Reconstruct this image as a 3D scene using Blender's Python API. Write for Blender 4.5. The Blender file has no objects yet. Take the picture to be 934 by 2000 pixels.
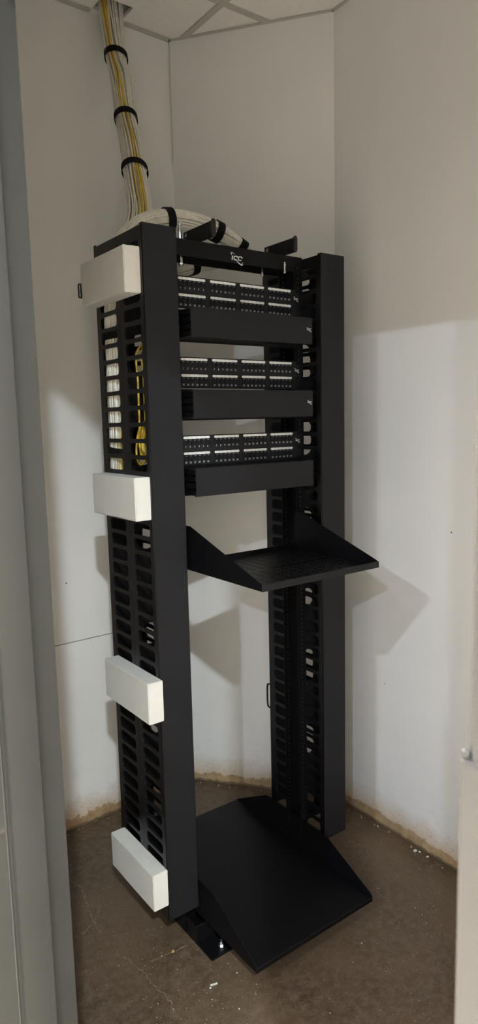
import bpy, bmesh, math, random
from mathutils import Vector, Matrix
random.seed(7)
S = bpy.context.scene
C = S.collection
PI = math.pi

# ------------------------------------------------------------------ materials
def new_mat(name, col, rough=.5, metal=0., noise=0., nscale=30., bump=0., bscale=200., spec=.5, sss=0., coat=0.):
    m = bpy.data.materials.new(name); m.use_nodes = True
    nt = m.node_tree; b = nt.nodes['Principled BSDF']
    b.inputs['Roughness'].default_value = rough
    b.inputs['Metallic'].default_value = metal
    b.inputs['Specular IOR Level'].default_value = spec
    b.inputs['Coat Weight'].default_value = coat
    if sss:
        b.inputs['Subsurface Weight'].default_value = sss
        b.inputs['Subsurface Radius'].default_value = (.02, .02, .015)
        b.inputs['Subsurface Scale'].default_value = .3
    geo = nt.nodes.new('ShaderNodeNewGeometry')
    tn = nt.nodes.new('ShaderNodeTexNoise'); tn.inputs['Scale'].default_value = nscale
    tn.inputs['Detail'].default_value = 4
    nt.links.new(geo.outputs['Position'], tn.inputs['Vector'])
    mr = nt.nodes.new('ShaderNodeMapRange')
    mr.inputs['From Min'].default_value = .3; mr.inputs['From Max'].default_value = .7
    mr.inputs['To Min'].default_value = 1 - noise; mr.inputs['To Max'].default_value = 1 + noise
    nt.links.new(tn.outputs['Fac'], mr.inputs['Value'])
    mx = nt.nodes.new('ShaderNodeVectorMath'); mx.operation = 'SCALE'
    mx.inputs[0].default_value = col[:3]
    nt.links.new(mr.outputs['Result'], mx.inputs['Scale'])
    nt.links.new(mx.outputs['Vector'], b.inputs['Base Color'])
    if bump:
        t2 = nt.nodes.new('ShaderNodeTexNoise'); t2.inputs['Scale'].default_value = bscale
        t2.inputs['Detail'].default_value = 3
        nt.links.new(geo.outputs['Position'], t2.inputs['Vector'])
        bp = nt.nodes.new('ShaderNodeBump'); bp.inputs['Strength'].default_value = bump
        bp.inputs['Distance'].default_value = .002
        nt.links.new(t2.outputs['Fac'], bp.inputs['Height'])
        nt.links.new(bp.outputs['Normal'], b.inputs['Normal'])
    return m

BLACK = new_mat('black_powder_coat', (.0036, .0036, .0046), .46, noise=.12, nscale=18, bump=.25, bscale=900, spec=.17)
BLACK2 = new_mat('black_satin_steel', (.0040, .0040, .0048), .42, noise=.12, nscale=25, bump=.15, bscale=900, spec=.22)
COVER = new_mat('charcoal_cover_paint', (.0100, .0103, .0128), .5, noise=.08, nscale=9, bump=.3, bscale=700, spec=.28)
FINGER = new_mat('black_finger_plastic', (.0042, .0042, .0052), .30, noise=.12, nscale=18, bump=.2, bscale=900, spec=.42)
PANM = new_mat('black_shelf_coat', (.006, .006, .007), .30, noise=.1, bump=.2, bscale=900, spec=.45)
GLOSSB = new_mat('gloss_black_plastic', (.006, .006, .007), .22, noise=.05, spec=.5)
PORTM = new_mat('port_black_plastic', (.004, .004, .005), .35, noise=.05, spec=.4)
LABEL = new_mat('white_label_paper', (.74, .74, .72), .6, noise=.05, nscale=120)
INK = new_mat('white_printing', (.72, .72, .72), .5, noise=.03)
CHROME = new_mat('zinc_plated_steel', (.62, .63, .64), .25, metal=1., noise=.08)
THREAD = new_mat('bare_thread_steel', (.20, .20, .21), .4, metal=1., noise=.1)
CABLEW = new_mat('white_cable_jacket', (.74, .71, .63), .45, noise=.12, nscale=60)
CABLEY = new_mat('yellow_cable_jacket', (.66, .46, .045), .4, noise=.08, nscale=50)
VELCRO = new_mat('black_hook_strap', (.006, .006, .007), .85, noise=.2, nscale=300, bump=.6, bscale=1500, spec=.2)
FOAM = new_mat('white_packing_foam', (.69, .685, .665), .8, noise=.025, nscale=22, bump=.5, bscale=260, spec=.2, sss=.12)
FRAMEP = new_mat('grey_frame_paint', (.034, .035, .033), .40, noise=.05, nscale=7, bump=.12, bscale=60, spec=.4)
PIERM = new_mat('grey_enamel', (.037, .038, .040), .26, noise=.08, nscale=5, bump=.25, bscale=9, spec=.5)
TILE = new_mat('ceiling_tile_board', (.86, .84, .80), .85, noise=.03, nscale=90, bump=.6, bscale=160, spec=.2)
TBAR = new_mat('ceiling_grid_paint', (.50, .485, .45), .55, noise=.03)
HALLD = new_mat('hall_low_bounce_wall', (.30, .29, .27), .7, noise=.03, nscale=5)  # unseen far wall toned down so less light bounces onto the right wall
HALLM = new_mat('door_wall_paint', (.50, .48, .43), .7, noise=.03, nscale=5)
HALLV = new_mat('hall_bounce_floor', (.62, .57, .49), .6, noise=.06, nscale=12)  # unseen floor made pale to bounce light up onto the closet ceiling
HALLW = new_mat('hall_wall_paint', (.82, .76, .655), .7, noise=.03, nscale=5)
CHIPW = new_mat('white_chip', (.75, .73, .68), .7, noise=.1)
CHIPY = new_mat('ochre_chip', (.55, .36, .10), .7, noise=.1)
CRACK = new_mat('crack_dust', (.20, .150, .100), .85, noise=.4, nscale=60)
DARKM = new_mat('dark_scuff', (.05, .045, .04), .8, noise=.2)

def wall_mat(name, col, band=(.44, .30, .155), amp=1.0, shift=0.0):
    """painted drywall: faint roller texture, smudges, bare adhesive band where a cove base was pulled off"""
    m = bpy.data.materials.new(name); m.use_nodes = True
    nt = m.node_tree; N = nt.nodes.new; L = nt.links.new
    b = nt.nodes['Principled BSDF']; b.inputs['Roughness'].default_value = .62
    b.inputs['Specular IOR Level'].default_value = .3
    g = N('ShaderNodeNewGeometry'); sep = N('ShaderNodeSeparateXYZ'); L(g.outputs['Position'], sep.inputs[0])
    def noise(sc, det=3, rough=.5):
        t = N('ShaderNodeTexNoise'); t.inputs['Scale'].default_value = sc; t.inputs['Detail'].default_value = det
        t.inputs['Roughness'].default_value = rough; L(g.outputs['Position'], t.inputs['Vector']); return t.outputs['Fac']
    def math_(op, a, b_=None, cl=False):
        n = N('ShaderNodeMath'); n.operation = op; n.use_clamp = cl
        for i, x in enumerate((a, b_)):
            if x is None: continue
            if isinstance(x, (int, float)): n.inputs[i].default_value = x
            else: L(x, n.inputs[i])
        return n.outputs[0]
    def mixc(f, a, c):
        n = N('ShaderNodeMix'); n.data_type = 'RGBA'
        L(f, n.inputs['Factor'])
        for k, x in (('A', a), ('B', c)):
            s = n.inputs[6 if k == 'A' else 7]
            if isinstance(x, tuple): s.default_value = (*x, 1)
            else: L(x, s)
        return n.outputs[2]
    def rng(v, a, c, lo=0., hi=1.):
        n = N('ShaderNodeMapRange'); n.inputs['From Min'].default_value = a; n.inputs['From Max'].default_value = c
        n.inputs['To Min'].default_value = lo; n.inputs['To Max'].default_value = hi; L(v, n.inputs['Value']); return n.outputs['Result']
    z = sep.outputs['Z']
    base = mixc(rng(noise(2.2, 4), .35, .7), col, tuple(c * .95 for c in col))
    # faint smudges low on the wall
    sm = math_('MULTIPLY', rng(noise(14, 5, .6), .58, .72), rng(z, .45, .08))
    base = mixc(math_('MULTIPLY', sm, .25), base, (.42, .40, .36))
    # soft brown stain fading upwards, speckled
    edge = math_('ADD', math_('MULTIPLY', math_('SUBTRACT', noise(9, 3), .5), .07 * amp), math_('MULTIPLY', math_('SUBTRACT', noise(55, 4, .7), .5), .035 * amp))
    zz = math_('ADD', z, edge)
    soft = rng(zz, .13 + shift, .035 + shift)
    base = mixc(math_('MULTIPLY', soft, .7), base, tuple(c * 1.15 for c in band))
    spk = math_('MULTIPLY', rng(noise(190, 2), .62, .68), rng(zz, .15 + shift, .05 + shift))
    base = mixc(math_('MULTIPLY', spk, .6), base, (.16, .11, .07))
    hard = rng(zz, .046 + shift, .040 + shift)
    bandc = mixc(rng(noise(30, 4, .6), .35, .65), band, tuple(c * .6 for c in band))
    base = mixc(math_('MULTIPLY', hard, .85), base, bandc)
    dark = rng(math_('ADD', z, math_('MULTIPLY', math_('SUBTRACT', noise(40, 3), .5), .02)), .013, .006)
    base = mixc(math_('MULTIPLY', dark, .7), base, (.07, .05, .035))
    L(base, b.inputs['Base Color'])
    bp = N('ShaderNodeBump'); bp.inputs['Strength'].default_value = .18; bp.inputs['Distance'].default_value = .002
    L(noise(220, 3), bp.inputs['Height']); L(bp.outputs['Normal'], b.inputs['Normal'])
    return m
WALLM = wall_mat('painted_drywall', (.80, .795, .79))
WALLL = wall_mat('painted_drywall_stained', (.80, .795, .785), band=(.42, .26, .13), amp=1.7, shift=.008)

def floor_mat():
    m = bpy.data.materials.new('stained_concrete'); m.use_nodes = True
    nt = m.node_tree; N = nt.nodes.new; L = nt.links.new
    b = nt.nodes['Principled BSDF']
    g = N('ShaderNodeNewGeometry')
    def noise(sc, det=4, rough=.55):
        t = N('ShaderNodeTexNoise'); t.inputs['Scale'].default_value = sc; t.inputs['Detail'].default_value = det
        t.inputs['Roughness'].default_value = rough; L(g.outputs['Position'], t.inputs['Vector']); return t.outputs['Fac']
    def ramp(v, stops):
        r = N('ShaderNodeValToRGB'); L(v, r.inputs[0]); e = r.color_ramp.elements
        e[0].position, e[0].color = stops[0][0], (*stops[0][1], 1)
        e[1].position, e[1].color = stops[1][0], (*stops[1][1], 1)
        for p, c in stops[2:]:
            x = e.new(p); x.color = (*c, 1)
        return r.outputs[0]
    def mix(f, a, c, bt='MIX'):
        n = N('ShaderNodeMix'); n.data_type = 'RGBA'; n.blend_type = bt
        if isinstance(f, float): n.inputs['Factor'].default_value = f
        else: L(f, n.inputs['Factor'])
        for s, x in ((n.inputs[6], a), (n.inputs[7], c)):
            if isinstance(x, tuple): s.default_value = (*x, 1)
            else: L(x, s)
        return n.outputs[2]
    c = ramp(noise(2.6, 6, .6), [(.34, (.062, .041, .026)), (.56, (.118, .078, .046)), (.70, (.165, .112, .066))])
    c = mix(ramp(noise(38, 5, .7), [(.40, (0, 0, 0)), (.62, (1, 1, 1))]), c, (.135, .098, .066))
    c = mix(ramp(noise(160, 3, .6), [(.30, (1, 1, 1)), (.42, (0, 0, 0))]), c, (.038, .027, .020))
    v = N('ShaderNodeTexVoronoi'); v.inputs['Scale'].default_value = 42; L(g.outputs['Position'], v.inputs['Vector'])
    c = mix(ramp(v.outputs['Distance'], [(.06, (1, 1, 1)), (.10, (0, 0, 0))]), c, (.26, .21, .15))
    v2 = N('ShaderNodeTexVoronoi'); v2.inputs['Scale'].default_value = 23; L(g.outputs['Position'], v2.inputs['Vector'])
    c = mix(ramp(v2.outputs['Distance'], [(.03, (1, 1, 1)), (.05, (0, 0, 0))]), c, (.02, .015, .012))
    L(c, b.inputs['Base Color'])
    b.inputs['Roughness'].default_value = .48
    b.inputs['Specular IOR Level'].default_value = .35
    bp = N('ShaderNodeBump'); bp.inputs['Strength'].default_value = .25; bp.inputs['Distance'].default_value = .003
    L(noise(70, 5), bp.inputs['Height']); L(bp.outputs['Normal'], b.inputs['Normal'])
    return m
FLOORM = floor_mat()
def emit_mat(name, col, st):
    m = bpy.data.materials.new(name); m.use_nodes = True
    b = m.node_tree.nodes['Principled BSDF']
    b.inputs['Base Color'].default_value = (.8, .8, .8, 1)
    b.inputs['Emission Color'].default_value = (*col, 1); b.inputs['Emission Strength'].default_value = st
    return m
LENS = emit_mat('lamp_lens', (1, .95, .87), 6)

# ------------------------------------------------------------------ helpers
def finish(me, mats, smooth=False):
    for m in (mats if isinstance(mats, (list, tuple)) else [mats]): me.materials.append(m)
    if smooth: me.polygons.foreach_set('use_smooth', [True] * len(me.polygons))
    return me
def mesh_from(bm, name, mats, smooth=False):
    me = bpy.data.meshes.new(name)
    bmesh.ops.recalc_face_normals(bm, faces=bm.faces)
    bm.to_mesh(me); bm.free()
    return finish(me, mats, smooth)
def link(name, me, parent=None, kind=None):
    o = bpy.data.objects.new(name, me); C.objects.link(o)
    if parent: o.parent = parent
    if kind: o['kind'] = kind
    return o
def obj(name, bm, mats, parent=None, smooth=False, kind=None):
    return link(name, mesh_from(bm, name, mats, smooth), parent, kind)
def tag(o, label, cat, group=None):
    o['label'] = label; o['category'] = cat
    if group: o['group'] = group
    return o
def thing(name, label, cat, loc=(0, 0, 0), group=None):
    o = bpy.data.objects.new(name, None); C.objects.link(o); o.location = loc
    o.empty_display_size = .05
    return tag(o, label, cat, group)
def box(bm, x0, x1, y0, y1, z0, z1, bev=0., seg=1, mi=0):
    n0 = len(bm.faces)
    r = bmesh.ops.create_cube(bm, size=1)
    vs = r['verts']
    for v in vs:
        v.co = Vector((x0 + (v.co.x + .5) * (x1 - x0), y0 + (v.co.y + .5) * (y1 - y0), z0 + (v.co.z + .5) * (z1 - z0)))
    if bev:
        es = list({e for v in vs for e in v.link_edges})
        bmesh.ops.bevel(bm, geom=es, offset=bev, segments=seg, affect='EDGES', profile=.5)
    if mi:
        bm.faces.ensure_lookup_table()
        for f in bm.faces[n0:]: f.material_index = mi
    return bm
def B(*a, **k): return box(bmesh.new(), *a, **k)
def prism(bm, pts, axis, a, b, mi=0):
    """pts: 2D outline; axis 'x','y','z' = extrusion axis, from a to b"""
    def P(p, t):
        return {'x': (t, p[0], p[1]), 'y': (p[0], t, p[1]), 'z': (p[0], p[1], t)}[axis]
    v0 = [bm.verts.new(P(p, a)) for p in pts]; v1 = [bm.verts.new(P(p, b)) for p in pts]
    n = len(pts); fs = [bm.faces.new(v0), bm.faces.new(v1[::-1])]
    for i in range(n): fs.append(bm.faces.new((v0[i], v1[i], v1[(i + 1) % n], v0[(i + 1) % n])))
    for f in fs: f.material_index = mi
    return bm
def cyl(bm, p0, p1, r, n=16, r2=None, mi=0):
    p0 = Vector(p0); p1 = Vector(p1); d = p1 - p0
    q = d.to_track_quat('Z', 'Y').to_matrix().to_4x4()
    n0 = len(bm.faces)
    bmesh.ops.create_cone(bm, cap_ends=True, segments=n, radius1=r, radius2=r if r2 is None else r2, depth=d.length,
                          matrix=Matrix.Translation((p0 + p1) / 2) @ q)
    if mi:
        bm.faces.ensure_lookup_table()
        for f in bm.faces[n0:]: f.material_index = mi
    return bm
def tube(bm, pts, r, n=8, mi=0, closed=False):
    pts = [Vector(p) for p in pts]; m = len(pts); rings = []
    up = None
    for i, p in enumerate(pts):
        if closed: t = (pts[(i + 1) % m] - pts[i - 1]).normalized()
        else: t = (pts[min(i + 1, m - 1)] - pts[max(i - 1, 0)]).normalized()
        if up is None: up = t.orthogonal().normalized()
        up = (up - t * up.dot(t)).normalized(); w = t.cross(up)
        rr = r(i / (m - 1)) if callable(r) else r
        rings.append([bm.verts.new(p + rr * (math.cos(2 * PI * k / n) * up + math.sin(2 * PI * k / n) * w)) for k in range(n)])
    fs = []
    for i in range(m if closed else m - 1):
        a = rings[i]; b = rings[(i + 1) % m]
        for k in range(n): fs.append(bm.faces.new((a[k], a[(k + 1) % n], b[(k + 1) % n], b[k])))
    if not closed: fs.append(bm.faces.new(rings[0][::-1])); fs.append(bm.faces.new(rings[-1]))
    for f in fs: f.material_index = mi
    return bm
def spline(P, n):
    """Catmull-Rom through tuples of any length"""
    out = []; k = len(P)
    for i in range(n + 1):
        t = i / n * (k - 1); j = min(int(t), k - 2); u = t - j
        p0, p1, p2, p3 = P[max(j - 1, 0)], P[j], P[j + 1], P[min(j + 2, k - 1)]
        out.append(tuple(.5 * (2 * b + (c - a) * u + (2 * a - 5 * b + 4 * c - d) * u * u + (3 * b - a - 3 * c + d) * u ** 3)
                         for a, b, c, d in zip(p0, p1, p2, p3)))
    return out
def rrect(x0, x1, y0, y1, r, n=4):
    o = []
    r = min(r, (x1 - x0) / 2 - 1e-5, (y1 - y0) / 2 - 1e-5)
    for cx, cy, a in ((x1 - r, y1 - r, 0), (x0 + r, y1 - r, 90), (x0 + r, y0 + r, 180), (x1 - r, y0 + r, 270)):
        for i in range(n + 1):
            t = math.radians(a + 90 * i / n); o.append((cx + r * math.cos(t), cy + r * math.sin(t)))
    return o
def plate(name, loops, thick, M, mats, bevel=0.):
    """flat sheet with holes: loops[0] outline, the others holes, in local XY; thickness along local Z; M places it"""
    cu = bpy.data.curves.new(name, 'CURVE'); cu.dimensions = '2D'; cu.fill_mode = 'BOTH'
    cu.extrude = thick / 2; cu.bevel_depth = bevel
    for lp in loops:
        s = cu.splines.new('POLY'); s.points.add(len(lp) - 1); s.use_cyclic_u = True
        for p, q in zip(s.points, lp): p.co = (q[0], q[1], 0, 1)
    o = bpy.data.objects.new(name, cu); C.objects.link(o)
    dg = bpy.context.evaluated_depsgraph_get()
    me = bpy.data.meshes.new_from_object(o.evaluated_get(dg)); me.name = name
    bpy.data.objects.remove(o); bpy.data.curves.remove(cu)
    me.transform(M); me.materials.clear()
    if M.to_3x3().determinant() < 0: me.flip_normals()
    return finish(me, mats)
def text_mesh(items, M, mat, name='printing', thick=.0002):
    """items: (string, x, y, size, align)"""
    bm = bmesh.new(); dg = None
    for s, x, y, size, al in items:
        cu = bpy.data.curves.new('t', 'FONT'); cu.body = s; cu.size = size; cu.align_x = al; cu.extrude = thick / 2
        cu.resolution_u = 2
        o = bpy.data.objects.new('t', cu); C.objects.link(o); o.location = (x, y, 0)
        dg = bpy.context.evaluated_depsgraph_get()
        me = bpy.data.meshes.new_from_object(o.evaluated_get(dg))
        me.transform(Matrix.Translation((x, y, 0)))
        bm.from_mesh(me)
        bpy.data.objects.remove(o); bpy.data.curves.remove(cu); bpy.data.meshes.remove(me)
    me = bpy.data.meshes.new(name); bm.to_mesh(me); bm.free(); me.transform(M)
    return finish(me, mat)
# local XY -> world: front-facing sheet (x right, z up, normal -y)
def MF(x=0, y=0, z=0): return Matrix(((1, 0, 0, x), (0, 0, -1, y), (0, 1, 0, z), (0, 0, 0, 1)))
# side sheet: local x -> world y, local y -> world z
def MS(x=0, y=0, z=0): return Matrix(((0, 0, 1, x), (1, 0, 0, y), (0, 1, 0, z), (0, 0, 0, 1)))
# flat sheet: local x->x, local y->y
def MT(x=0, y=0, z=0): return Matrix.Translation((x, y, z))

def logo_mesh(w, M, mat, thick=.0006, name='logo'):
    """three slanted lowercase letters with an orbit stroke, w = overall width"""
    bm = bmesh.new(); s = w
    def stroke(pts, wd):
        n = len(pts); L_, R_ = [], []
        for i, (x, y) in enumerate(pts):
            a = pts[max(i - 1, 0)]; b = pts[min(i + 1, n - 1)]
            dx, dy = b[0] - a[0], b[1] - a[1]; l = math.hypot(dx, dy) or 1
            ww = wd(i / (n - 1)) if callable(wd) else wd
            L_.append((x - dy / l * ww / 2, y + dx / l * ww / 2)); R_.append((x + dy / l * ww / 2, y - dx / l * ww / 2))
        pl = L_ + R_[::-1]
        for i in range(n - 1):
            q = [L_[i], L_[i + 1], R_[i + 1], R_[i]]
            lo = [bm.verts.new((p[0] * s, p[1] * s, 0)) for p in q]; hi = [bm.verts.new((p[0] * s, p[1] * s, thick)) for p in q]
            bm.faces.new(hi); bm.faces.new(lo[::-1])
            for k in range(4): bm.faces.new((lo[k], lo[(k + 1) % 4], hi[(k + 1) % 4], hi[k]))
    def sl(x, y): return (x + .22 * y, y)
    stroke([sl(-.41, .13), sl(-.41, -.15)], .10)
    stroke([sl(-.48, .105), sl(-.38, .105)], .055)
    for cx in (-.09, .30):
        c = [(cx + .15, .03), (cx + .15, .09), (cx + .10, .125), (cx - .09, .125), (cx - .15, .08), (cx - .15, -.07), (cx - .09, -.12), (cx + .13, -.12)]
        c = spline([sl(*p) for p in c], 18)
        stroke(c, .068)
    stroke(spline([(-.20, .24), (-.34, .33), (-.50, .36), (-.52, .30), (-.46, .20)], 14), lambda t: .02 + .03 * t)
    stroke(spline([(-.02, -.17), (.10, -.28), (.30, -.40), (.46, -.44), (.50, -.40), (.47, -.24)], 16), lambda t: .03 + .045 * math.sin(PI * min(t * 1.1, 1)))
    me = mesh_from(bm, name, mat); me.transform(M); return me

# ------------------------------------------------------------------ room shell
H = 3.06
C1 = (.265, .765); C2 = (.659, .262)      # corners of the chamfer wall
XF = -.85                                 # room face of the door wall
XH = -.98                                 # hall face of the door wall
YN = -1.66
def wall_seg(name, p, q, z0, z1, t, mat, parent=None):
    """vertical slab whose visible face runs p->q, thickness t to the right-hand side of p->q reversed"""
    p = Vector(p); q = Vector(q); d = (q - p).normalized(); n = Vector((-d.y, d.x)) * t
    bm = bmesh.new(); prism(bm, [tuple(p), tuple(q), tuple(q + n), tuple(p + n)], 'z', z0, z1)
    o = obj(name, bm, mat, parent)
    if not parent: o['kind'] = 'structure'
    return o
# left wall: backing plus three butted boards with real joints between them
yl = C1[1]
def ywl(x): return .7475 + (x + .397) * .0264 + .000
wl = wall_seg('wall_left', (XF, ywl(XF) + .012), (C1[0] + .02, ywl(C1[0]) + .012), 0, H + .1, .08, WALLL)
for z0, z1, dy, xe in ((0, .7575, .0, C1[0] + .004), (.7615, 2.600, .0, C1[0] + .001), (2.603, H + .09, .007, C1[0] + .01)):
    wall_seg('wall_board', (XF, ywl(XF) + dy), (xe, ywl(xe) + dy), z0, z1, .012 - dy + .001, WALLL, wl)
bk = wall_seg('wall_back', C1, C2, 0, H + .1, .08, WALLM)
wr = wall_seg('wall_right', (.6595, C2[1] + .02), (.6445, YN), 0, H + .1, .08, WALLM)
wall_seg('wall_near', (.66, YN), (XF, YN), 0, H + .1, .08, WALLM)

# floor of closet and hall in one slab
bm = bmesh.new(); box(bm, -1.02, .9, -5.2, 2.0, -.08, 0); 
fh = bmesh.new(); box(fh, -4.9, -1.02, -4.6, 2.0, -.08, 0); obj('floor_hall', fh, HALLV, kind='structure')
fl = obj('floor', bm, FLOORM, kind='structure')
# cracks in the floor finish
def ribbon(bm, pts, w, z=.0004):
    P = spline(pts, len(pts) * 9); n = len(P); vs = []
    for i, p in enumerate(P):
        a = P[max(i - 1, 0)]; b = P[min(i + 1, n - 1)]
        dx, dy = b[0] - a[0], b[1] - a[1]; l = math.hypot(dx, dy) or 1
        j = .0045 * (random.random() - .5) * 2; ww = w * (.35 + random.random())
        cx, cy = p[0] - dy / l * j, p[1] + dx / l * j
        vs.append([bm.verts.new((cx - dy / l * ww / 2, cy + dx / l * ww / 2, z)), bm.verts.new((cx + dy / l * ww / 2, cy - dx / l * ww / 2, z)),
                   bm.verts.new((cx + dy / l * ww / 2, cy - dx / l * ww / 2, -.001)), bm.verts.new((cx - dy / l * ww / 2, cy + dx / l * ww / 2, -.001))])
    for i in range(n - 1):
        a, b = vs[i], vs[i + 1]
        for k in range(4): bm.faces.new((a[k], a[(k + 1) % 4], b[(k + 1) % 4], b[k]))
bm = bmesh.new()
CR = CRACKS = [[(-.445, .478), (-.432, .40), (-.447, .33), (-.463, .245), (-.465, .17)],
      [(-.47, .06), (-.452, .025), (-.435, -.04), (-.435, -.11), (-.425, -.17), (-.435, -.22)],
      [(-.40, -.03), (-.35, -.035), (-.28, -.04)],
      [(-.52, .20), (-.46, .23), (-.415, .29)]]
for c in CR: ribbon(bm, c, .0034)
obj('floor_crack', bm, CRACK, fl)

# suspended ceiling over the closet: grid aligned with the rack, opening for the cables
GX, GY, P_ = .297, .450, .6096
xs = [XF - .02] + [GX + P_ * k for k in (-1, 0)] + [.70]
ys = [YN - .02] + [GY + P_ * k for k in (-3, -2, -1, 0)] + [.80]
hole = rrect(-.068, .052, .655, .742, .006, 2)
k = 0
for i in range(len(xs) - 1):
    for j in range(len(ys) - 1):
        x0, x1, y0, y1 = xs[i] + .001, xs[i + 1] - .001, ys[j] + .001, ys[j + 1] - .001
        lp = [[(x0, y0), (x1, y0), (x1, y1), (x0, y1)]]
        if x0 < 0 < x1 and y1 > .7: lp.append(hole)
        o = link('ceiling', plate('ceiling', lp, .014, MT(0, 0, H + .009), TILE), kind='structure')
bm = bmesh.new()
for gx in xs[1:-1]: box(bm, gx - .012, gx + .012, ys[0], ys[-1], H - .004, H + .003)
for gy in ys[1:-1]: box(bm, xs[0], xs[-1], gy - .012, gy + .012, H - .0035, H + .0032)
obj('trim_1', bm, TBAR, kind='structure')
# wall angle round the edge
def angle_strip(bm, p, q, w=.020, h=.003):
    p = Vector(p); q = Vector(q); d = (q - p).normalized(); n = Vector((-d.y, d.x)) * -w
    prism(bm, [tuple(p), tuple(q), tuple(q + n), tuple(p + n)], 'z', H - h, H)
bm = bmesh.new()
angle_strip(bm, (XF, ywl(XF) + .007), (-.072, ywl(-.07) + .007)); angle_strip(bm, (.056, ywl(.055) + .007), (C1[0], ywl(C1[0]) + .007))
angle_strip(bm, C1, C2, .012); angle_strip(bm, (.6595, C2[1]), (.6445, YN), .012)
obj('trim_2', bm, TBAR, kind='structure')

# door wall with its opening
YJ0, YJ1, ZH = -.600, -1.665, 2.33
bm = bmesh.new()
box(bm, XH, XF, YJ0 + .03, 1.95, 0, H + .1)
box(bm, XH, XF, -5.15, YJ1 - .03, 0, H + .1)
box(bm, XH, XF, YJ1 - .03, YJ0 + .03, ZH + .03, H + .1)
obj('wall_front', bm, HALLM, kind='structure')
# pressed steel frame: faces, rabbets and stop
ST = .016
def jamb(sgn, y):
    bm = bmesh.new()
    # cross-section in x,y ; sgn=+1 jamb body towards +y
    pts = [(XH - .006, y + sgn * .050), (XH - .006, y), (-.9405, y), (-.9385, y - sgn * ST), (-.8865, y - sgn * ST), (-.8845, y), (XF + .006, y), (XF + .006, y + sgn * .050),
           (XF + .0005, y + sgn * .050), (XF + .0005, y + sgn * .028), (XH - .0005, y + sgn * .028), (XH - .0005, y + sgn * .050)]
    prism(bm, pts, 'z', 0, ZH + .05)
    es = [e for e in bm.edges if abs(e.verts[0].co.z - e.verts[1].co.z) > 1]
    bmesh.ops.bevel(bm, geom=es, offset=.0012, segments=2, affect='EDGES')
    return bm
d1 = bpy.data.objects.new('door_1', None); C.objects.link(d1); d1['kind'] = 'structure'; d1.location = (XF, -1.05, 0)
d1.location = (0, 0, 0)
jl = obj('jamb', jamb(1, YJ0), FRAMEP, d1)
obj('jamb', jamb(-1, YJ1), FRAMEP, d1)
bm = bmesh.new()
pts = [(XH - .006, ZH + .050), (XH - .006, ZH), (-.9405, ZH), (-.9385, ZH - ST), (-.8865, ZH - ST), (-.8845, ZH), (XF + .006, ZH), (XF + .006, ZH + .05)]
prism(bm, pts, 'y', YJ1 - .0, YJ0 + .0); obj('header', bm, FRAMEP, d1)
# strike plate let into the jamb
me = plate('strike_plate', [rrect(-.040, .002, -.055, .055, .004), rrect(-.026, -.012, -.022, .022, .002)], .002, Matrix(((1, 0, 0, -.946), (0, 0, 1, YJ0 - .001), (0, 1, 0, .985), (0, 0, 0, 1))), FRAMEP)
link('strike_plate', me, d1)
bm = bmesh.new(); prism(bm, [(-.9865, YJ0 - .001), (-.983, YJ0 - .004), (-.9475, YJ0 - .003), (-.9475, YJ0 - .001)], 'z', .928, .938)
obj('strike_lip', bm, CHROME, d1)
# painted steel pier standing just inside the opening on the right
bm = bmesh.new(); box(bm, -.848, -.62, YN, -1.4045, 0, H - .002, .004, 2)
pier = obj('trim_3', bm, PIERM, kind='structure')
bm = bmesh.new(); box(bm, -.851, -.70, YN, -1.3990, 0, 1.352, .004, 2); obj('kick_panel', bm, PIERM, pier)
bm = bmesh.new(); bmesh.ops.create_uvsphere(bm, u_segments=20, v_segments=12, radius=.0034, matrix=Matrix.Translation((-.849, -1.4035, 1.355)) @ Matrix.Diagonal((.6, 1.2, 1, 1))); obj('panel_screw', bm, PIERM, pier, True)
# rubber silencer bead lines along the stop edge
bm = bmesh.new(); box(bm, -.9475, -.9445, YJ0 - .0035, YJ0 + .001, .01, ZH - .02, .001)
obj('weatherstrip', bm, FRAMEP, d1)

# the hall outside: walls and ceiling that bounce its light
bm = bmesh.new(); box(bm, -4.9, -4.8, -4.6, 2.0, 0, H + .1); obj('wall_hall_far', bm, HALLD, kind='structure')
bm = bmesh.new(); box(bm, -4.8, XH, -4.6, -4.5, 0, H + .1); obj('wall_hall_near', bm, HALLW, kind='structure')
bm = bmesh.new(); box(bm, -4.8, XH, .9, 1.0, 0, H + .1); obj('wall_hall_end', bm, HALLW, kind='structure')
LAMPS = [((-1.80, -2.97), .48), ((-3.70, -1.82), .26), ((-3.73, -3.55), .40), ((-1.85, .05), .9), ((-1.13, -3.75), .75)]  # last two are unseen fill lamps, added to lift the closet's ambient light
lp = [[(-5.6, -5.2), (XF - .001, -5.2), (XF - .001, 2.0), (-5.6, 2.0)]]
for (x, y), _ in LAMPS: lp.append([(x + .105 * math.cos(2 * PI * i / 32), y + .105 * math.sin(2 * PI * i / 32)) for i in range(32)])
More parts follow.
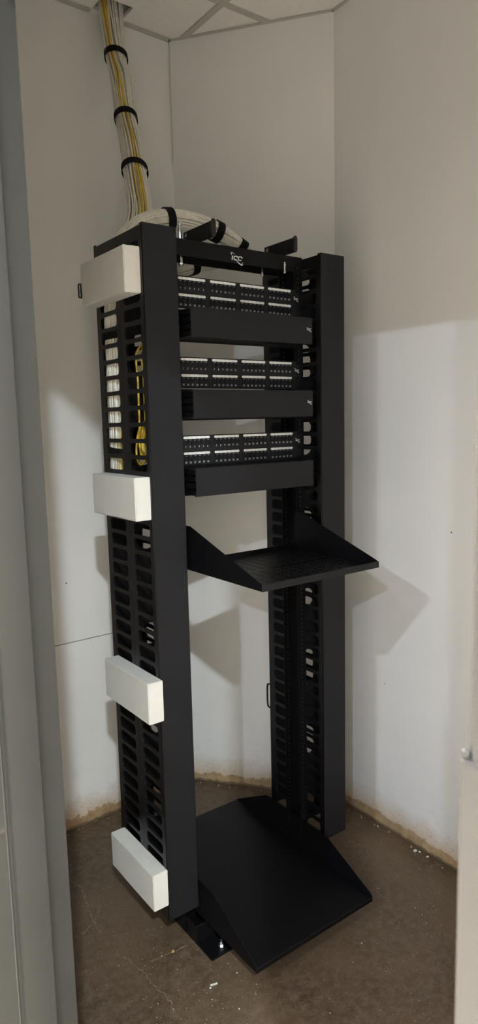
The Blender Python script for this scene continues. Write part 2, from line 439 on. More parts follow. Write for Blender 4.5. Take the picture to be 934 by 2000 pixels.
# keep only the part over the hall
lp[0] = [(-5.55, -5.15), (XH + .05, -5.15), (XH + .05, 1.95), (-5.55, 1.95)]
link('ceiling', plate('ceiling', lp, .02, MT(0, 0, H + .01), TILE), kind='structure')
LCOLS = [(.87, 1., 1.06), (.83, .96, 1.14), (.83, .96, 1.14), (1., .90, .78), (1., .90, .78)]
for n, ((x, y), f) in enumerate(LAMPS):
    where = ('nearest the closet doorway', 'far from the doorway, closer of two', 'farthest along the hall', 'unseen, added as fill along the closet wall left of the doorway', 'unseen, added as fill near the right end of the closet wall')[n]
    t = thing('downlight', 'round recessed ceiling downlight in the hall, ' + where, 'downlight', (x, y, H), 'recessed downlights in the hall ceiling')
    bm = bmesh.new()
    N_ = 32
    prof = [(.118, -.004), (.118, 0), (.104, .001), (.098, .075), (.094, .075), (.100, -.004)]
    rings = [[bm.verts.new((r * math.cos(2 * PI * i / N_), r * math.sin(2 * PI * i / N_), z)) for i in range(N_)] for r, z in prof]
    for a in range(len(prof)):
        ra, rb = rings[a], rings[(a + 1) % len(prof)]
        for i in range(N_): bm.faces.new((ra[i], ra[(i + 1) % N_], rb[(i + 1) % N_], rb[i]))
    obj('trim_ring', bm, HALLW, t, True)
    bm = bmesh.new(); cyl(bm, (0, 0, .076), (0, 0, .090), .097, 32); obj('lens', bm, LENS, t)
    li = bpy.data.lights.new('downlight_lamp', 'AREA'); li.shape = 'DISK'; li.size = .10; li.energy = 300 * f; li.color = LCOLS[n]
    lo = bpy.data.objects.new('lamp', li); C.objects.link(lo); lo.parent = t; lo.location = (0, 0, -.012)

# ------------------------------------------------------------------ the rack
U = .04445
rk = thing('equipment_rack', 'tall black two-post open relay rack standing on the brown concrete floor', 'rack')
ZT = 2.098
def rail_mesh():
    """left-hand rail: web on the outside (x=0), flanges towards +x, with tapped hole rings"""
    bm = bmesh.new()
    pts = [(0, 0), (.035, 0), (.035, .0028), (.0028, .0028), (.0028, .0732), (.035, .0732), (.035, .076), (0, .076)]
    prism(bm, pts, 'z', .006, ZT)
    return bm
def ring(bm, cx, y, cz, r, mi, n=8):
    a = [bm.verts.new((cx + r * math.cos(2 * PI * i / n), y, cz + r * math.sin(2 * PI * i / n))) for i in range(n)]
    b = [bm.verts.new((cx + r * .55 * math.cos(2 * PI * i / n), y, cz + r * .55 * math.sin(2 * PI * i / n))) for i in range(n)]
    c = [bm.verts.new((cx + r * .55 * math.cos(2 * PI * i / n), y + .003, cz + r * .55 * math.sin(2 * PI * i / n))) for i in range(n)]
    for i in range(n):
        f = bm.faces.new((a[i], a[(i + 1) % n], b[(i + 1) % n], b[i])); f.material_index = mi
        f = bm.faces.new((b[i], b[(i + 1) % n], c[(i + 1) % n], c[i])); f.material_index = 2
    f = bm.faces.new(c); f.material_index = 2
for sx in (-1, 1):
    bm = rail_mesh()
    for u in range(44):
        for dz in (.00635, .0222, .0381):
            z = .115 + u * U + dz
            for y in (-.0006, .0726):
                ring(bm, .0185, y, z, .0036, 1)
    if sx > 0:
        for v in bm.verts: v.co.x = -v.co.x
    r_ = obj('rail', bm, [BLACK2, THREAD, PORTM], rk); r_.location = (sx * .258, 0, 0)
# top cross angles, front and rear, and a flat one bridging them
for y0, y1 in ((-.004, 0.), (.0765, .0805)):
    bm = bmesh.new(); box(bm, -.2575 if y0 > 0 else -.221, .2575 if y0 > 0 else .2215, y0, y1, 2.052, ZT - .001, .0008)
    if y0 < 0: box(bm, -.221, .2215, 0.0, .036, ZT - .005, ZT - .001, .0008)
    else: box(bm, -.2215, .2215, .041, .0765, ZT - .005, ZT - .001, .0008)
    tb = obj('top_angle', bm, BLACK2, rk)
    if y0 < 0:
        link('logo', logo_mesh(.040, MF(-.002, -.0041, 2.066), INK), tb)
# hex bolts at the ends of the top angle
for x, y0, z0, z1, r in ((-.186, .012, 2.026, 2.146, .0052), (.175, -.012, 2.040, 2.073, .0042), (.132, .045, 2.036, 2.10, .0040)):
    bm = bmesh.new(); cyl(bm, (x, y0, z0), (x, y0, z1), r, 14)
    for zz in (z0 + .004, z1 - .010): cyl(bm, (x, y0, zz), (x, y0, zz + .004), r * 1.5, 6)
    obj('hook_bolt', bm, CHROME, rk)
# base angles: plate on floor plus upright web, both sides
for sx in (-1, 1):
    bm = bmesh.new()
    a, b = sorted((sx * .2555, sx * .172))
    box(bm, a, b, -.142, .218, .0004, .0064, .0008)
    # upright toes bolted to the foot of the rail, front and rear
    for yy, q in ((-.058, 1), (.134, -1)):
        box(bm, a, b, yy - .003, yy + .003, .005, .062, .001)
        a2, b2_ = sorted((sx * .2555, sx * .2495)); box(bm, a2, b2_, min(yy, yy + q * .06), max(yy, yy + q * .06), .005, .062, .001)
    ft = obj('base_angle', bm, BLACK2, rk)
    for y in (-.112, .19):
        bm = bmesh.new(); X = sx * .200
        cyl(bm, (X, y, .0064), (X, y, .0084), .0125, 20); cyl(bm, (X, y, .0084), (X, y, .0164), .0082, 6); cyl(bm, (X, y, .0164), (X, y, .029), .0050, 12)
        obj('anchor_bolt', bm, CHROME, ft)

# ------------------------------------------------------------------ vertical cable managers
SL_Z = [1.8325 + .0445 * k for k in range(-37, 6)]
ZB, ZTP = .150, 2.092
def side_plate(y0, y1, s0, s1):
    lp = [[(y0, ZB), (y1, ZB), (y1, ZTP), (y0, ZTP)]]
    for z in SL_Z[:-1]: lp.append(rrect(s0, s1, z - .0172, z + .0172, .0115, 3))
    lp.append(rrect(s0, s1, 2.0378, 2.0605, .0113, 4))
    return plate('side_panel', lp, .0042, MS(), FINGER, .0008)
PF = side_plate(-.0815, .0515, -.066, .030)
PR = side_plate(.0535, .1985, .074, .174)
HOLES = [(2.00, 2.075), (1.725, 1.838), (1.472, 1.588), (1.229, 1.293), (.943, 1.007), (.660, .786), (.395, .508), (.19, .245)]
lp = [[(-.0488, ZB), (.0488, ZB), (.0488, ZTP), (-.0488, ZTP)]]
for a, b in HOLES: lp.append(rrect(-.031, .031, a, b, .031, 6))
BP = plate('back_plane', lp, .0018, MF(), BLACK2)
def cover_mesh():
    bm = bmesh.new()
    # folded sheet: face with two returned lips, section in x,y
    pts = [(-.0505, .014), (-.0505, 0), (.0505, 0), (.0505, .014), (.0490, .014), (.0490, .0015), (-.0490, .0015), (-.0490, .014)]
    prism(bm, pts, 'z', ZB - .002, ZT)
    es = [e for e in bm.edges if abs(e.verts[0].co.z - e.verts[1].co.z) > 1 and abs(e.verts[0].co.y) < 1e-5]
    bmesh.ops.bevel(bm, geom=es, offset=.0009, segments=2, affect='EDGES')
    return mesh_from(bm, 'front_cover', COVER)
CV = cover_mesh()
EMB = logo_mesh(.036, MF(0, -.0001, ZT - .046), COVER, .0005, 'embossed_logo')
bm = bmesh.new()
tube(bm, spline([(0, 0, .046), (0, .014, .044), (0, .020, .036), (0, .021, 0), (0, .020, -.036), (0, .014, -.044), (0, 0, -.046)], 24), .0035, 8)
HAND = mesh_from(bm, 'pull_handle', GLOSSB, True)
bm = bmesh.new(); box(bm, -.0870, -.036, .034, .047, -.0215, .0215, .005, 2); box(bm, -.046, -.036, .0, .036, -.010, .010, .001); LATCH = mesh_from(bm, 'latch', GLOSSB)
for sx, lab in ((-1, 'black slotted vertical cable manager left of the rack, with foam blocks on its side'),
                (1, 'empty black slotted vertical cable manager right of the rack, near the right wall')):
    X = sx * .3100
    t = thing('vertical_cable_manager', lab, 'cable manager', (X, 0, 0), 'vertical cable managers flanking the rack')
    for xx in (-.0498, .0498):
        for me in (PF, PR):
            o = link('side_panel', me, t); o.location = (xx, 0, 0)
    o = link('back_plane', BP, t); o.location = (0, .0525, 0)
    o = link('front_cover', CV, t); o.location = (0, -.0845, 0)
    link('embossed_logo', EMB, o)
    bm = bmesh.new(); prism(bm, [(-.0505, .188), (-.0490, .188), (-.0490, .2025), (.0490, .2025), (.0490, .188), (.0505, .188), (.0505, .204), (-.0505, .204)], 'z', ZB - .002, ZT)
    rc = obj('rear_cover', bm, BLACK, t)
    hz = 1.978 if sx < 0 else .574
    if sx > 0:
        h = link('pull_handle', HAND, rc); h.location = (-.046, .204, hz)
    else:
        l = link('latch', LATCH, rc); l.location = (0, .204, hz)
    # end brackets joining the panels, top and bottom, and mounting clips to the rail
    for za, zb in ((ZB + .001, ZB + .02), (ZTP - .018, ZTP - .001)):
        bm = bmesh.new(); box(bm, -.0485, .0485, .040, .0515, za, zb, .001); obj('end_bracket', bm, BLACK2, t)

# ------------------------------------------------------------------ patch panels
PW = .2413
panel_z = [1.9975, 1.7752, 1.5530]             # top edges, 5U apart
GX0 = [-.2078, -.1003, .0072, .1147]           # left edge of each six-port group
PP = .01530
def port_mesh():
    """RJ45 opening: bezel with a stepped keyhole recess"""
    w, h = .0142, .0165
    key = [(-.0054, -.0035), (-.0054, .0052), (.0054, .0052), (.0054, -.0035), (.0030, -.0035), (.0030, -.0055), (.0016, -.0055), (.0016, -.0074), (-.0016, -.0074), (-.0016, -.0055), (-.0030, -.0055), (-.0030, -.0035)]
    me = plate('port', [rrect(-w / 2, w / 2, -h / 2, h / 2, .0008, 1), key], .0025, MF(0, -.00125, 0), BLACK)
    bm = bmesh.new(); bm.from_mesh(me); bpy.data.meshes.remove(me)
    n0 = len(bm.faces)
    prism(bm, key, 'y', .0002, .0009)
    bm.faces.ensure_lookup_table()
    for f in bm.faces[n0:]: f.material_index = 1
    # small printed dash over the opening
    box(bm, -.0020, .0020, -.0028, -.0024, .0066, .0073, mi=2)
    me = bpy.data.meshes.new('port'); bm.to_mesh(me); bm.free()
    return finish(me, [COVER, PORTM, INK])
PORT = port_mesh()
def strip_mesh():
    """rounded white label strip divided in six"""
    bm = bmesh.new(); n = 6; w = PP * 6 - .0008; h = .0068
    for i in range(n):
        x0 = i * PP + .0004 + (.0000 if i else 0); x1 = (i + 1) * PP - .0004
        lpt = rrect(x0, x1, -h / 2, h / 2, .0030, 4)
        o = []
        for x, z in lpt:
            if i > 0 and x < (x0 + x1) / 2: x = x0; z = h / 2 if z > 0 else -h / 2
            if i < n - 1 and x > (x0 + x1) / 2: x = x1; z = h / 2 if z > 0 else -h / 2
            if not o or math.hypot(o[-1][0] - x, o[-1][1] - z) > 1e-6: o.append((x, z))
        if math.hypot(o[0][0] - o[-1][0], o[0][1] - o[-1][1]) < 1e-6: o.pop()
        prism(bm, o, 'y', -.0012, .0002)
    return mesh_from(bm, 'label_strip', LABEL)
STRIP = strip_mesh()
NUMS = []
for row in (0, 1):
    for g in range(4):
        items = [(str(row * 24 + g * 6 + i + 1), GX0[g] + (i + .5) * PP, -.0405 - row * .0455 + .0053, .0074, 'CENTER') for i in range(6)]
        NUMS.append(text_mesh(items, MF(0, -.0030, 0), INK, 'port_numbers'))
def panel_plate():
    lp = [rrect(-PW, PW, -.0882, -.0002, .002, 2)]
    for x in (-.2325, .2325):
        for z in (-.0064, -.0381, -.0508, -.0826): lp.append(rrect(x - .005, x + .005, z - .0034, z + .0034, .0033, 3))
    me = plate('panel_plate', lp, .0016, MF(0, -.0014, 0), COVER)
    bm = bmesh.new(); bm.from_mesh(me); bpy.data.meshes.remove(me)
    box(bm, -.2195, .2195, -.0028, .012, -.0862, -.0020, .0012)
    me = bpy.data.meshes.new('panel_plate'); bmesh.ops.recalc_face_normals(bm, faces=bm.faces); bm.to_mesh(me); bm.free()
    return finish(me, COVER)
PPL = panel_plate()
bm = bmesh.new(); cyl(bm, (0, -.0045, 0), (0, -.0020, 0), .0042, 14); box(bm, -.0006, .0006, -.0047, -.0040, -.0024, .0024); box(bm, -.0024, .0024, -.0047, -.0040, -.0006, .0006)
SCREW = mesh_from(bm, 'screw', BLACK2)
PLOGO = logo_mesh(.0170, MF(0, -.0023, 0), INK)
ordn = ['topmost of the three', 'middle one of the three', 'lowest of the three']
under = ['just below the rack\'s top crossbar', 'between the first and second cable ducts', 'just above the lowest black cable duct']
for pi_, z in enumerate(panel_z):
    t = thing('patch_bay', 'black 48 port patch panel with white label strips, %s' % under[pi_], 'patch panel', (0, -.0002, z), '48 port patch panels on the rack')
    link('panel_plate', PPL, t)
    for row in (0, 1):
        for g in range(4):
            s = link('label_strip', STRIP, t); s.location = (GX0[g], -.0026, -.0068 - row * .0455)
            for i in range(6):
                p = link('port', PORT, t); p.location = (GX0[g] + (i + .5) * PP, -.0028, -.0207 - row * .0455)
    for nm in NUMS: link('port_numbers', nm, t)
    lg = link('logo', PLOGO, t); lg.location = (.2285, 0, -.0285)
    for x in (-.2325, .2325):
        for zz in (-.0064, -.0826):
            s = link('screw', SCREW, t); s.location = (x, 0, zz)

# ------------------------------------------------------------------ horizontal ducts
def comb(z):
    """one slotted long side of the duct: spine at the back with fingers to the front"""
    bm = bmesh.new()
    y0, y1 = -.080, -.004
    lp = [[(-.2205, y0), (.2205, y0), (.2205, y1), (-.2205, y1)]]
    n = 28
    for i in range(n):
        x = -.2205 + .010 + i * (.421 / (n - 1)); lp.append(rrect(x - .0040, x + .0040, y0 + .010, y1 - .018, .003, 2))
    return plate('slotted_side', lp, .0018, MT(0, 0, z), BLACK2)
CB = comb(0)
bm = bmesh.new(); box(bm, -PW, PW, -.0030, -.0006, -.0445, .0445, .0006); DBACK = mesh_from(bm, 'back_plate', BLACK2)
bm = bmesh.new()
prism(bm, [(-.0845, -.0400), (-.0845, .0400), (-.0740, .0400), (-.0740, .0382), (-.0825, .0382), (-.0825, -.0382), (-.0740, -.0382), (-.0740, -.0400)], 'x', -.2205, .2215)
bmesh.ops.bevel(bm, geom=[e for e in bm.edges if abs(e.verts[0].co.x - e.verts[1].co.x) > .3 and e.verts[0].co.y < -.084], offset=.0012, segments=2, affect='EDGES')
DCOV = mesh_from(bm, 'duct_cover', COVER)
bm = bmesh.new()
for i in range(4): box(bm, -.0010, .0010, -.0795, -.004, -.036 + i * .0195, -.036 + i * .0195 + .0125, .0004)
DEND = mesh_from(bm, 'end_finger', BLACK2)
DLOGO = logo_mesh(.0160, MF(.208, -.0846, .004), INK)
duct_z = [1.8605, 1.6400, 1.4225]
dl = ['directly under the top patch panel', 'directly under the middle patch panel', 'directly under the bottom patch panel']
for i, z in enumerate(duct_z):
    t = thing('horizontal_cable_duct', 'black cable duct with flat cover, %s' % dl[i], 'cable duct', (0, 0, z), 'horizontal cable ducts between patch panels')
    link('back_plate', DBACK, t)
    for zz in (-.0366, .0366):
        o = link('slotted_side', CB, t); o.location = (0, 0, zz)
    for xx in (-.2190, .2190):
        o = link('end_finger', DEND, t); o.location = (xx, 0, 0)
    o = link('duct_cover', DCOV, t)
    if i < 2: link('logo', DLOGO, o)

# ------------------------------------------------------------------ vented shelf
t = thing('rack_shelf', 'black vented cantilever shelf sticking out of the rack below the lowest duct', 'shelf', (0, 0, 1.166))
W = .2145
lp = [[(-W + .001, -.365), (W - .001, -.365), (W - .001, -.004), (-W + .001, -.004)]]
for j in range(17):
    y = -.338 + j * .0185
    for i in range(13):
        if (j % 17) in (8,) : continue
        x = -.1865 + i * .0311
        if x + .011 > W: continue
        lp.append(rrect(x - .0108, x + .0108, y - .0026, y + .0026, .0025, 2))
link('shelf_pan', plate('shelf_pan', lp, .0022, MT(0, 0, .0025), PANM, .0007), t)
bm = bmesh.new()
box(bm, -W, W, -.3665, -.3648, -.0035, .0150, .0005)
obj('front_lip', bm, COVER, t)
bm = bmesh.new()
box(bm, -W, W, -.0035, -.0015, .0005, .020, .0005)
obj('rear_lip', bm, BLACK, t)
for sx in (-1, 1):
    bm = bmesh.new(); a, b = sorted((sx * W, sx * (W - .002)))
    out = [(-.3650, -.0030), (-.0012, -.0030), (-.0012, .127), (-.034, .127), (-.350, .0200), (-.3600, .0165), (-.3642, .0115)]
    prism(bm, out, 'x', a, b)
    sg = obj('side_gusset', bm, BLACK, t)
    bm = bmesh.new(); a, b = sorted((sx * (W - .001), sx * .2410))
    box(bm, a, b, -.0030, -.0008, -.0030, .127, .0005)
    mf = obj('mounting_flange', bm, BLACK, t)
    for zz in (.008, .040, .085, .117):
        s = link('screw', SCREW, mf); s.location = (sx * .2325, -.0008, zz)

# ------------------------------------------------------------------ heavy base shelf
t = thing('base_shelf', 'deep solid black steel shelf with raised sides at the foot of the rack', 'shelf', (0, 0, .08))
W = .2315
bm = bmesh.new()
prism(bm, [(-.3310, .0005), (-.3310, .0125), (-.3290, .0145), (.3860, .0145), (.3880, .0125), (.3880, .0005), (.3862, .0005), (.3862, .0125), (-.3292, .0125), (-.3292, .0005)], 'x', -W + .002, W - .002)
obj('shelf_pan', bm, BLACK, t)
for sx in (-1, 1):
    bm = bmesh.new(); a, b = sorted((sx * W, sx * (W - .0022)))
    out = [(-.331, .0000), (.390, .0000), (.390, .014), (.205, .114), (.190, .118), (-.110, .118), (-.128, .114), (-.322, .0240), (-.330, .0160)]
    prism(bm, out, 'x', a, b)
    sg = obj('side_gusset', bm, BLACK, t)
    bm = bmesh.new()
    for y in (.012, .064):
        for zz in (.045, .095): cyl(bm, (sx * (W - .0022), y, zz), (sx * (W - .0075), y, zz), .0055, 12)
    obj('gusset_bolt', bm, BLACK2, sg)
# ------------------------------------------------------------------ brackets on top of the rack
for (x, y0, y1, lab) in ((-.1235, -.062, .088, 'black bracket arm on the rack top beside the arching white cables'),
                         (.190, -.046, .100, 'black bracket arm on the rack top, standing alone near the right post')):
    t = thing('cable_bracket', lab, 'bracket', (x, 0, ZT), 'bracket arms on top of the rack')
    bm = bmesh.new(); box(bm, -.0045, .0045, y0 + .003, y1, .0005, .0435, .0018, 2); obj('arm', bm, BLACK2, t)
    bm = bmesh.new(); prism(bm, [(a * .5, b) for a, b in rrect(-.013, .013, 0, .048, .008, 4)], 'y', y0 - .003, y0 + .003)
    bmesh.ops.bevel(bm, geom=bm.edges[:], offset=.0008, segments=1, affect='EDGES')
    obj('end_cap', bm, GLOSSB, t)
    bm = bmesh.new(); box(bm, -.030, .0045, .030, .072, -.0003, .0045, .001); cyl(bm, (-.018, .055, .0045), (-.018, .055, .0105), .0065, 6); cyl(bm, (-.018, .055, .0105), (-.018, .055, .020), .004, 10)
    obj('clamp_foot', bm, [BLACK2], t)
    bm = bmesh.new(); cyl(bm, (-.0046, y1 - .022, .030), (-.0100, y1 - .022, .030), .0065, 6); obj('bolt', bm, CHROME, t)

# ------------------------------------------------------------------ foam blocks
def foam(x0, x1, y0, y1, z0, z1, label, seed):
    rnd = random.Random(seed)
    bm = bmesh.new(); box(bm, -(x1 - x0) / 2, (x1 - x0) / 2, -(y1 - y0) / 2, (y1 - y0) / 2, 0, z1 - z0)
    bmesh.ops.bevel(bm, geom=bm.edges[:], offset=.0020, segments=2, affect='EDGES')
    bmesh.ops.subdivide_edges(bm, edges=[e for e in bm.edges if e.calc_length() > .03], cuts=5, use_grid_fill=True)
    for v in bm.verts: v.co += Vector((rnd.uniform(-1, 1), rnd.uniform(-1, 1), rnd.uniform(-1, 1))) * .0003
    o = obj('foam_block', bm, FOAM)
    o.location = ((x0 + x1) / 2, (y0 + y1) / 2, z0)
    return tag(o, label, 'foam block', 'white foam blocks on the left cable manager')
foam(-.4095, -.3612, -.072, .192, 1.924, 2.040, 'topmost white foam block on the left cable manager, near the rack top', 1)
foam(-.4095, -.3612, -.078, .186, 1.332, 1.448, 'second white foam block from the top, level with the lowest cable duct', 2)
foam(-.4085, -.3612, -.102, .168, .770, .888, 'third white foam block from the top on the left cable manager, below the shelf', 3)
foam(-.4095, -.3612, -.086, .184, .200, .312, 'lowest white foam block on the left cable manager, near the floor', 4)

# ------------------------------------------------------------------ cables
def bundle(root, path, n, rad, seed, yellow=(), strapz=(), steps=90, swirl=.5, sw=.0122):
    """path entries: x,y,z,r1,r2 (half-widths of the bundle in its cross-section)"""
    rnd = random.Random(seed)
    rnd_off = [rnd.uniform(-1, 1) for _ in range(7)]
    P = spline(path, steps)
    fr = []
    for i, p in enumerate(P):
        a = Vector(P[max(i - 1, 0)][:3]); b = Vector(P[min(i + 1, steps)][:3]); T = (b - a).normalized()
        e1 = T.cross(Vector((0, 1, 0))).normalized(); e2 = T.cross(e1).normalized()
        fr.append((Vector(p[:3]), e1, e2, p[3], p[4]))
    outer = int(n * .6)
    for k in range(n):
        if k < outer: th = 2 * PI * k / outer; rr = .93
        else: th = 2 * PI * (k - outer) / (n - outer) + .3; rr = .62
        ph = [rnd.uniform(0, 6.28) for _ in range(4)]; am = rnd.uniform(.02, .10); dth = rnd.uniform(-.08, .08)
        pts = []
        for i, (c, e1, e2, r1, r2) in enumerate(fr):
            s = i / steps
            t2 = th + dth * (k < outer) + swirl * math.sin(s * 2.2) + am * 2.2 * math.sin(s * 9 + ph[0]) + .05 * math.sin(s * 31 + ph[1])
            r_ = rr * (1 + am * .8 * math.sin(s * 14 + ph[2])) + rnd_off[k % 7] * .05
            pts.append(c + e1 * (r1 - rad) * r_ * math.cos(t2) + e2 * (r2 - rad) * r_ * math.sin(t2))
        bm = bmesh.new(); tube(bm, pts, rad, 6)
        o = obj('cable', bm, CABLEY if k in yellow else CABLEW, root, True)
        if k in yellow: o['label'] = 'yellow cable'
    for s in strapz:
        i = int(s * steps); c, e1, e2, r1, r2 = fr[i]; T = e1.cross(e2).normalized(); w = sw
        bm = bmesh.new(); M_ = 28
        rings = []
        for off, g in ((-w, 1.0), (w, 1.0), (w, 1.0 + .0022 / r1), (-w, 1.0 + .0022 / r1)):
            rings.append([bm.verts.new(c + T * off + g * (e1 * (r1 + .001) * math.cos(2 * PI * q / M_) + e2 * (r2 + .001) * math.sin(2 * PI * q / M_))) for q in range(M_)])
        for a in range(4):
            for q in range(M_): bm.faces.new((rings[a][q], rings[a][(q + 1) % M_], rings[(a + 1) % 4][(q + 1) % M_], rings[(a + 1) % 4][q]))
        obj('strap', bm, VELCRO, root)
b1 = thing('cable_bundle', 'long strapped bundle of white and yellow cables dropping from the ceiling', 'cable bundle', (0, 0, 0), 'strapped white network cable bundles')
PA = [(-.012, .700, 3.13, .050, .034), (-.014, .700, 3.055, .049, .033), (-.0375, .63, 2.851, .039, .033), (-.058, .565, 2.75, .038, .034), (-.080, .500, 2.608, .037, .034), (-.103, .43, 2.50, .040, .036), (-.128, .365, 2.394, .041, .037),
      (-.168, .27, 2.25, .043, .038), (-.235, .175, 2.145, .040, .036), (-.315, .130, 2.04, .028, .040), (-.338, .140, 1.93, .018, .052), (-.340, .141, 1.75, .017, .054), (-.340, .143, 1.60, .017, .052), (-.340, .152, 1.52, .017, .042), (-.339, .162, 1.42, .016, .032), (-.336, .166, 1.34, .016, .028)]
bundle(b1, PA, 62, .0032, 3, yellow=(14, 15, 17), strapz=(.1333, .267, .405, .70, .875), steps=150, swirl=-.8)
b2 = thing('cable_bundle', 'thick strapped bundle of white cables arching over the rack top crossbar', 'cable bundle', (0, 0, 0), 'strapped white network cable bundles')
PB = [(-.318, .160, 2.02, .022, .028), (-.302, .165, 2.085, .026, .028), (-.262, .160, 2.138, .028, .03), (-.205, .155, 2.174, .031, .03), (-.130, .150, 2.192, .032, .030), (-.050, .145, 2.192, .032, .030), (.020, .140, 2.180, .030, .03), (.080, .134, 2.156, .025, .03), (.128, .128, 2.130, .018, .028),
      (.142, .127, 2.112, .015, .026), (.120, .129, 2.102, .015, .026), (.060, .131, 2.092, .018, .028), (0., .134, 2.080, .022, .03), (-.060, .135, 2.068, .026, .03), (-.120, .135, 2.047, .028, .03), (-.190, .133, 2.032, .026, .028), (-.245, .128, 2.005, .018, .022)]
bundle(b2, PB, 46, .0035, 5, strapz=(.248, .385, .475, .83), steps=120, swirl=.35, sw=.0125)
# yellow patch leads hung inside the left manager
y1 = thing('patch_cable_coil', 'coiled yellow patch cables hanging inside the slotted left cable manager', 'cable')
for k, (dx, dy) in enumerate(((0, .004), (.006, -.018))):
    bm = bmesh.new()
    P = spline([(-.268, .036, 1.800), (-.285, .038, 1.812), (-.315 + dx, .036 + dy * .4, 1.80), (-.330 + dx, .028 + dy, 1.77), (-.332 + dx, .020 + dy, 1.71), (-.332 + dx, .020 + dy, 1.64), (-.331 + dx, .022 + dy, 1.60), (-.330 + dx, .030 + dy * .3, 1.565)], 60)
    tube(bm, P, .0030, 8); obj('cable', bm, CABLEY, y1, True)
rnd = random.Random(12)
for k in range(6):
    bm = bmesh.new(); cx = -.340 + k * .0062; ry = .034 + rnd.uniform(-.006, .004); rz = .055 + rnd.uniform(-.010, .006); oy = rnd.uniform(-.004, .004); oz = rnd.uniform(-.01, .008); tl = rnd.uniform(-.5, .5)
    P = []
    for i in range(40):
        a = 2 * PI * i / 40
        P.append((cx + .004 * math.sin(a + k), -.002 + oy + ry * math.cos(a) + tl * .012 * math.sin(a), 1.540 + oz + rz * math.sin(a)))
    tube(bm, P, .0030, 8, closed=True); obj('coil_loop', bm, CABLEY, y1, True)

# ------------------------------------------------------------------ litter and marks
def chip(name, pts, h, loc, mat, label, cat, rz=0, group=None):
    bm = bmesh.new(); prism(bm, pts, 'z', 0, h)
    o = obj(name, bm, mat); o.location = loc; o.rotation_euler = (0, 0, rz)
    return tag(o, label, cat, group)
chip('paper_scrap', [(-.011, -.0028), (.010, -.0035), (.011, .0022), (-.010, .0030)], .0008, (-.297, -.213, .0003), CHIPW, 'small white paper scrap on the floor in front of the base shelf corner', 'scrap', -.25)
chip('paper_scrap', [(-.002, -.002), (.002, -.003), (.003, .001), (0, .003), (-.003, .001)], .0008, (-.312, -.217, .0003), CHIPW, 'tiny white crumb on the floor beside the paper scrap', 'scrap')
chip('wood_chip', [(.005 * math.cos(a), .004 * math.sin(a)) for a in (0, .9, 1.7, 2.8, 3.9, 5.1)], .0025, (-.327, -.037, .0003), CHIPY, 'small round ochre chip on the floor left of the base angle', 'chip')
chip('plaster_chip', [(-.007, -.004), (.006, -.005), (.008, .003), (-.004, .005)], .004, (.628, -.176, .0003), CHIPW, 'small white plaster chip on the floor against the right wall', 'chip')
bm = bmesh.new(); rnd = random.Random(5)
for i in range(150):
    r = rnd.random()
    if r < .5: x = rnd.uniform(-.50, -.20); y = rnd.uniform(-.35, .12)
    elif r < .8: x = rnd.uniform(-.3, .6); y = rnd.uniform(-.75, -.35)
    else: x = rnd.uniform(.26, .63); y = rnd.uniform(-.5, .1)
    s = rnd.uniform(.0005, .0012) * (1.7 if rnd.random() < .1 else 1)
    ang = rnd.uniform(0, PI); ps = []
    for k in range(5):
        a = ang + 2 * PI * k / 5; q = s * rnd.uniform(.6, 1.3); ps.append((x + q * math.cos(a), y + q * math.sin(a)))
    prism(bm, ps, 'z', .0002, .0002 + s * .6)
o = obj('floor_crumbs', bm, CHIPW, kind='stuff'); tag(o, 'fine pale crumbs of plaster scattered over the brown floor', 'crumbs')
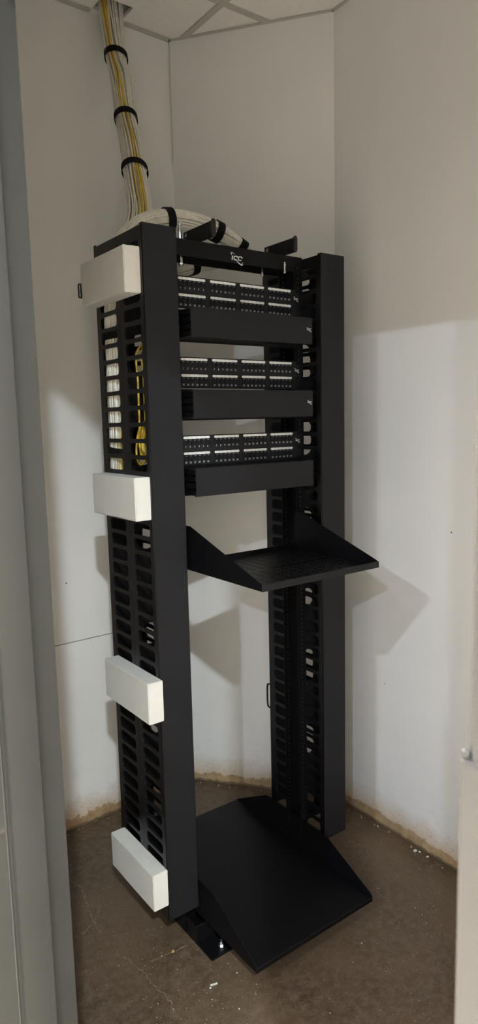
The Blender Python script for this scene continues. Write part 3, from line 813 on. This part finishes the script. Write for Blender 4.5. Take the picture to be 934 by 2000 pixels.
# loose flakes along the foot of the walls
bm = bmesh.new()
for i in range(46):
    t_ = rnd.random(); w_ = rnd.random()
    if w_ < .35: x = -.40 + t_ * .5; y = ywl(x) - .006 - rnd.random() * .02
    elif w_ < .6: x = C1[0] + (C2[0] - C1[0]) * t_ - .012; y = C1[1] + (C2[1] - C1[1]) * t_ - .012 - rnd.random() * .02
    else: x = .648 - rnd.random() * .02; y = .2 - t_ * .8
    s = rnd.uniform(.0012, .004); ps = []
    for k in range(5):
        a = 2 * PI * k / 5; q = s * rnd.uniform(.4, 1.4); ps.append((x + q * math.cos(a), y + q * math.sin(a)))
    prism(bm, ps, 'z', .0002, .0002 + s * .5)
o = obj('wall_flakes', bm, CHIPW, kind='stuff'); tag(o, 'loose pale flakes lying along the foot of the walls', 'flakes')
def nick(y, z, s):
    bm = bmesh.new(); prism(bm, [(-s, -s * .3), (s * .2, -s * .7), (s, .2 * s), (.1 * s, .5 * s)], 'x', -.0006, .0004)
    o = obj('wall_nick', bm, DARKM, wr); o.location = (.6595 - .015 * (C2[1] + .02 - y) / 1.9, y, z)
nick(-.290, 1.205, .004); nick(.0, .585, .003)
bm = bmesh.new(); prism(bm, [(-.002, -.003), (.003, -.002), (.002, .003), (-.002, .002)], 'y', -.0008, .0002)
o = obj('wall_nick', bm, DARKM, wl); o.location = (-.285, ywl(-.285) - .0, .995)

# ------------------------------------------------------------------ camera
f_, yaw, pitch, roll = 1325.4, -.63295, -.133907, -.023467
cy, sy = math.cos(yaw), math.sin(yaw)
F = Vector((-sy * math.cos(pitch), cy * math.cos(pitch), math.sin(pitch)))
R0 = Vector((cy, sy, 0)); U0 = R0.cross(F)
R1 = R0 * math.cos(roll) + U0 * math.sin(roll); U1 = -R0 * math.sin(roll) + U0 * math.cos(roll)
cam = bpy.data.cameras.new('camera'); co = bpy.data.objects.new('camera', cam); C.objects.link(co)
M = Matrix((R1, U1, -F)).transposed().to_4x4(); M.translation = Vector((-1.2425, -1.676, 1.592))
co.matrix_world = M
cam.sensor_fit = 'VERTICAL'; cam.sensor_height = 36; cam.lens = f_ / 2000 * 36
cam.clip_start = .02
cam.dof.use_dof = True; cam.dof.focus_distance = 2.2; cam.dof.aperture_fstop = 7
S.camera = co

# ------------------------------------------------------------------ world and view
w = bpy.data.worlds.new('world'); S.world = w; w.use_nodes = True
w.node_tree.nodes['Background'].inputs['Color'].default_value = (.02, .02, .02, 1)
w.node_tree.nodes['Background'].inputs['Strength'].default_value = .0
S.view_settings.view_transform = 'Standard'; S.view_settings.look = 'None'
S.view_settings.gamma = 1; S.view_settings.use_curve_mapping = False
S.view_settings.exposure = 0.2
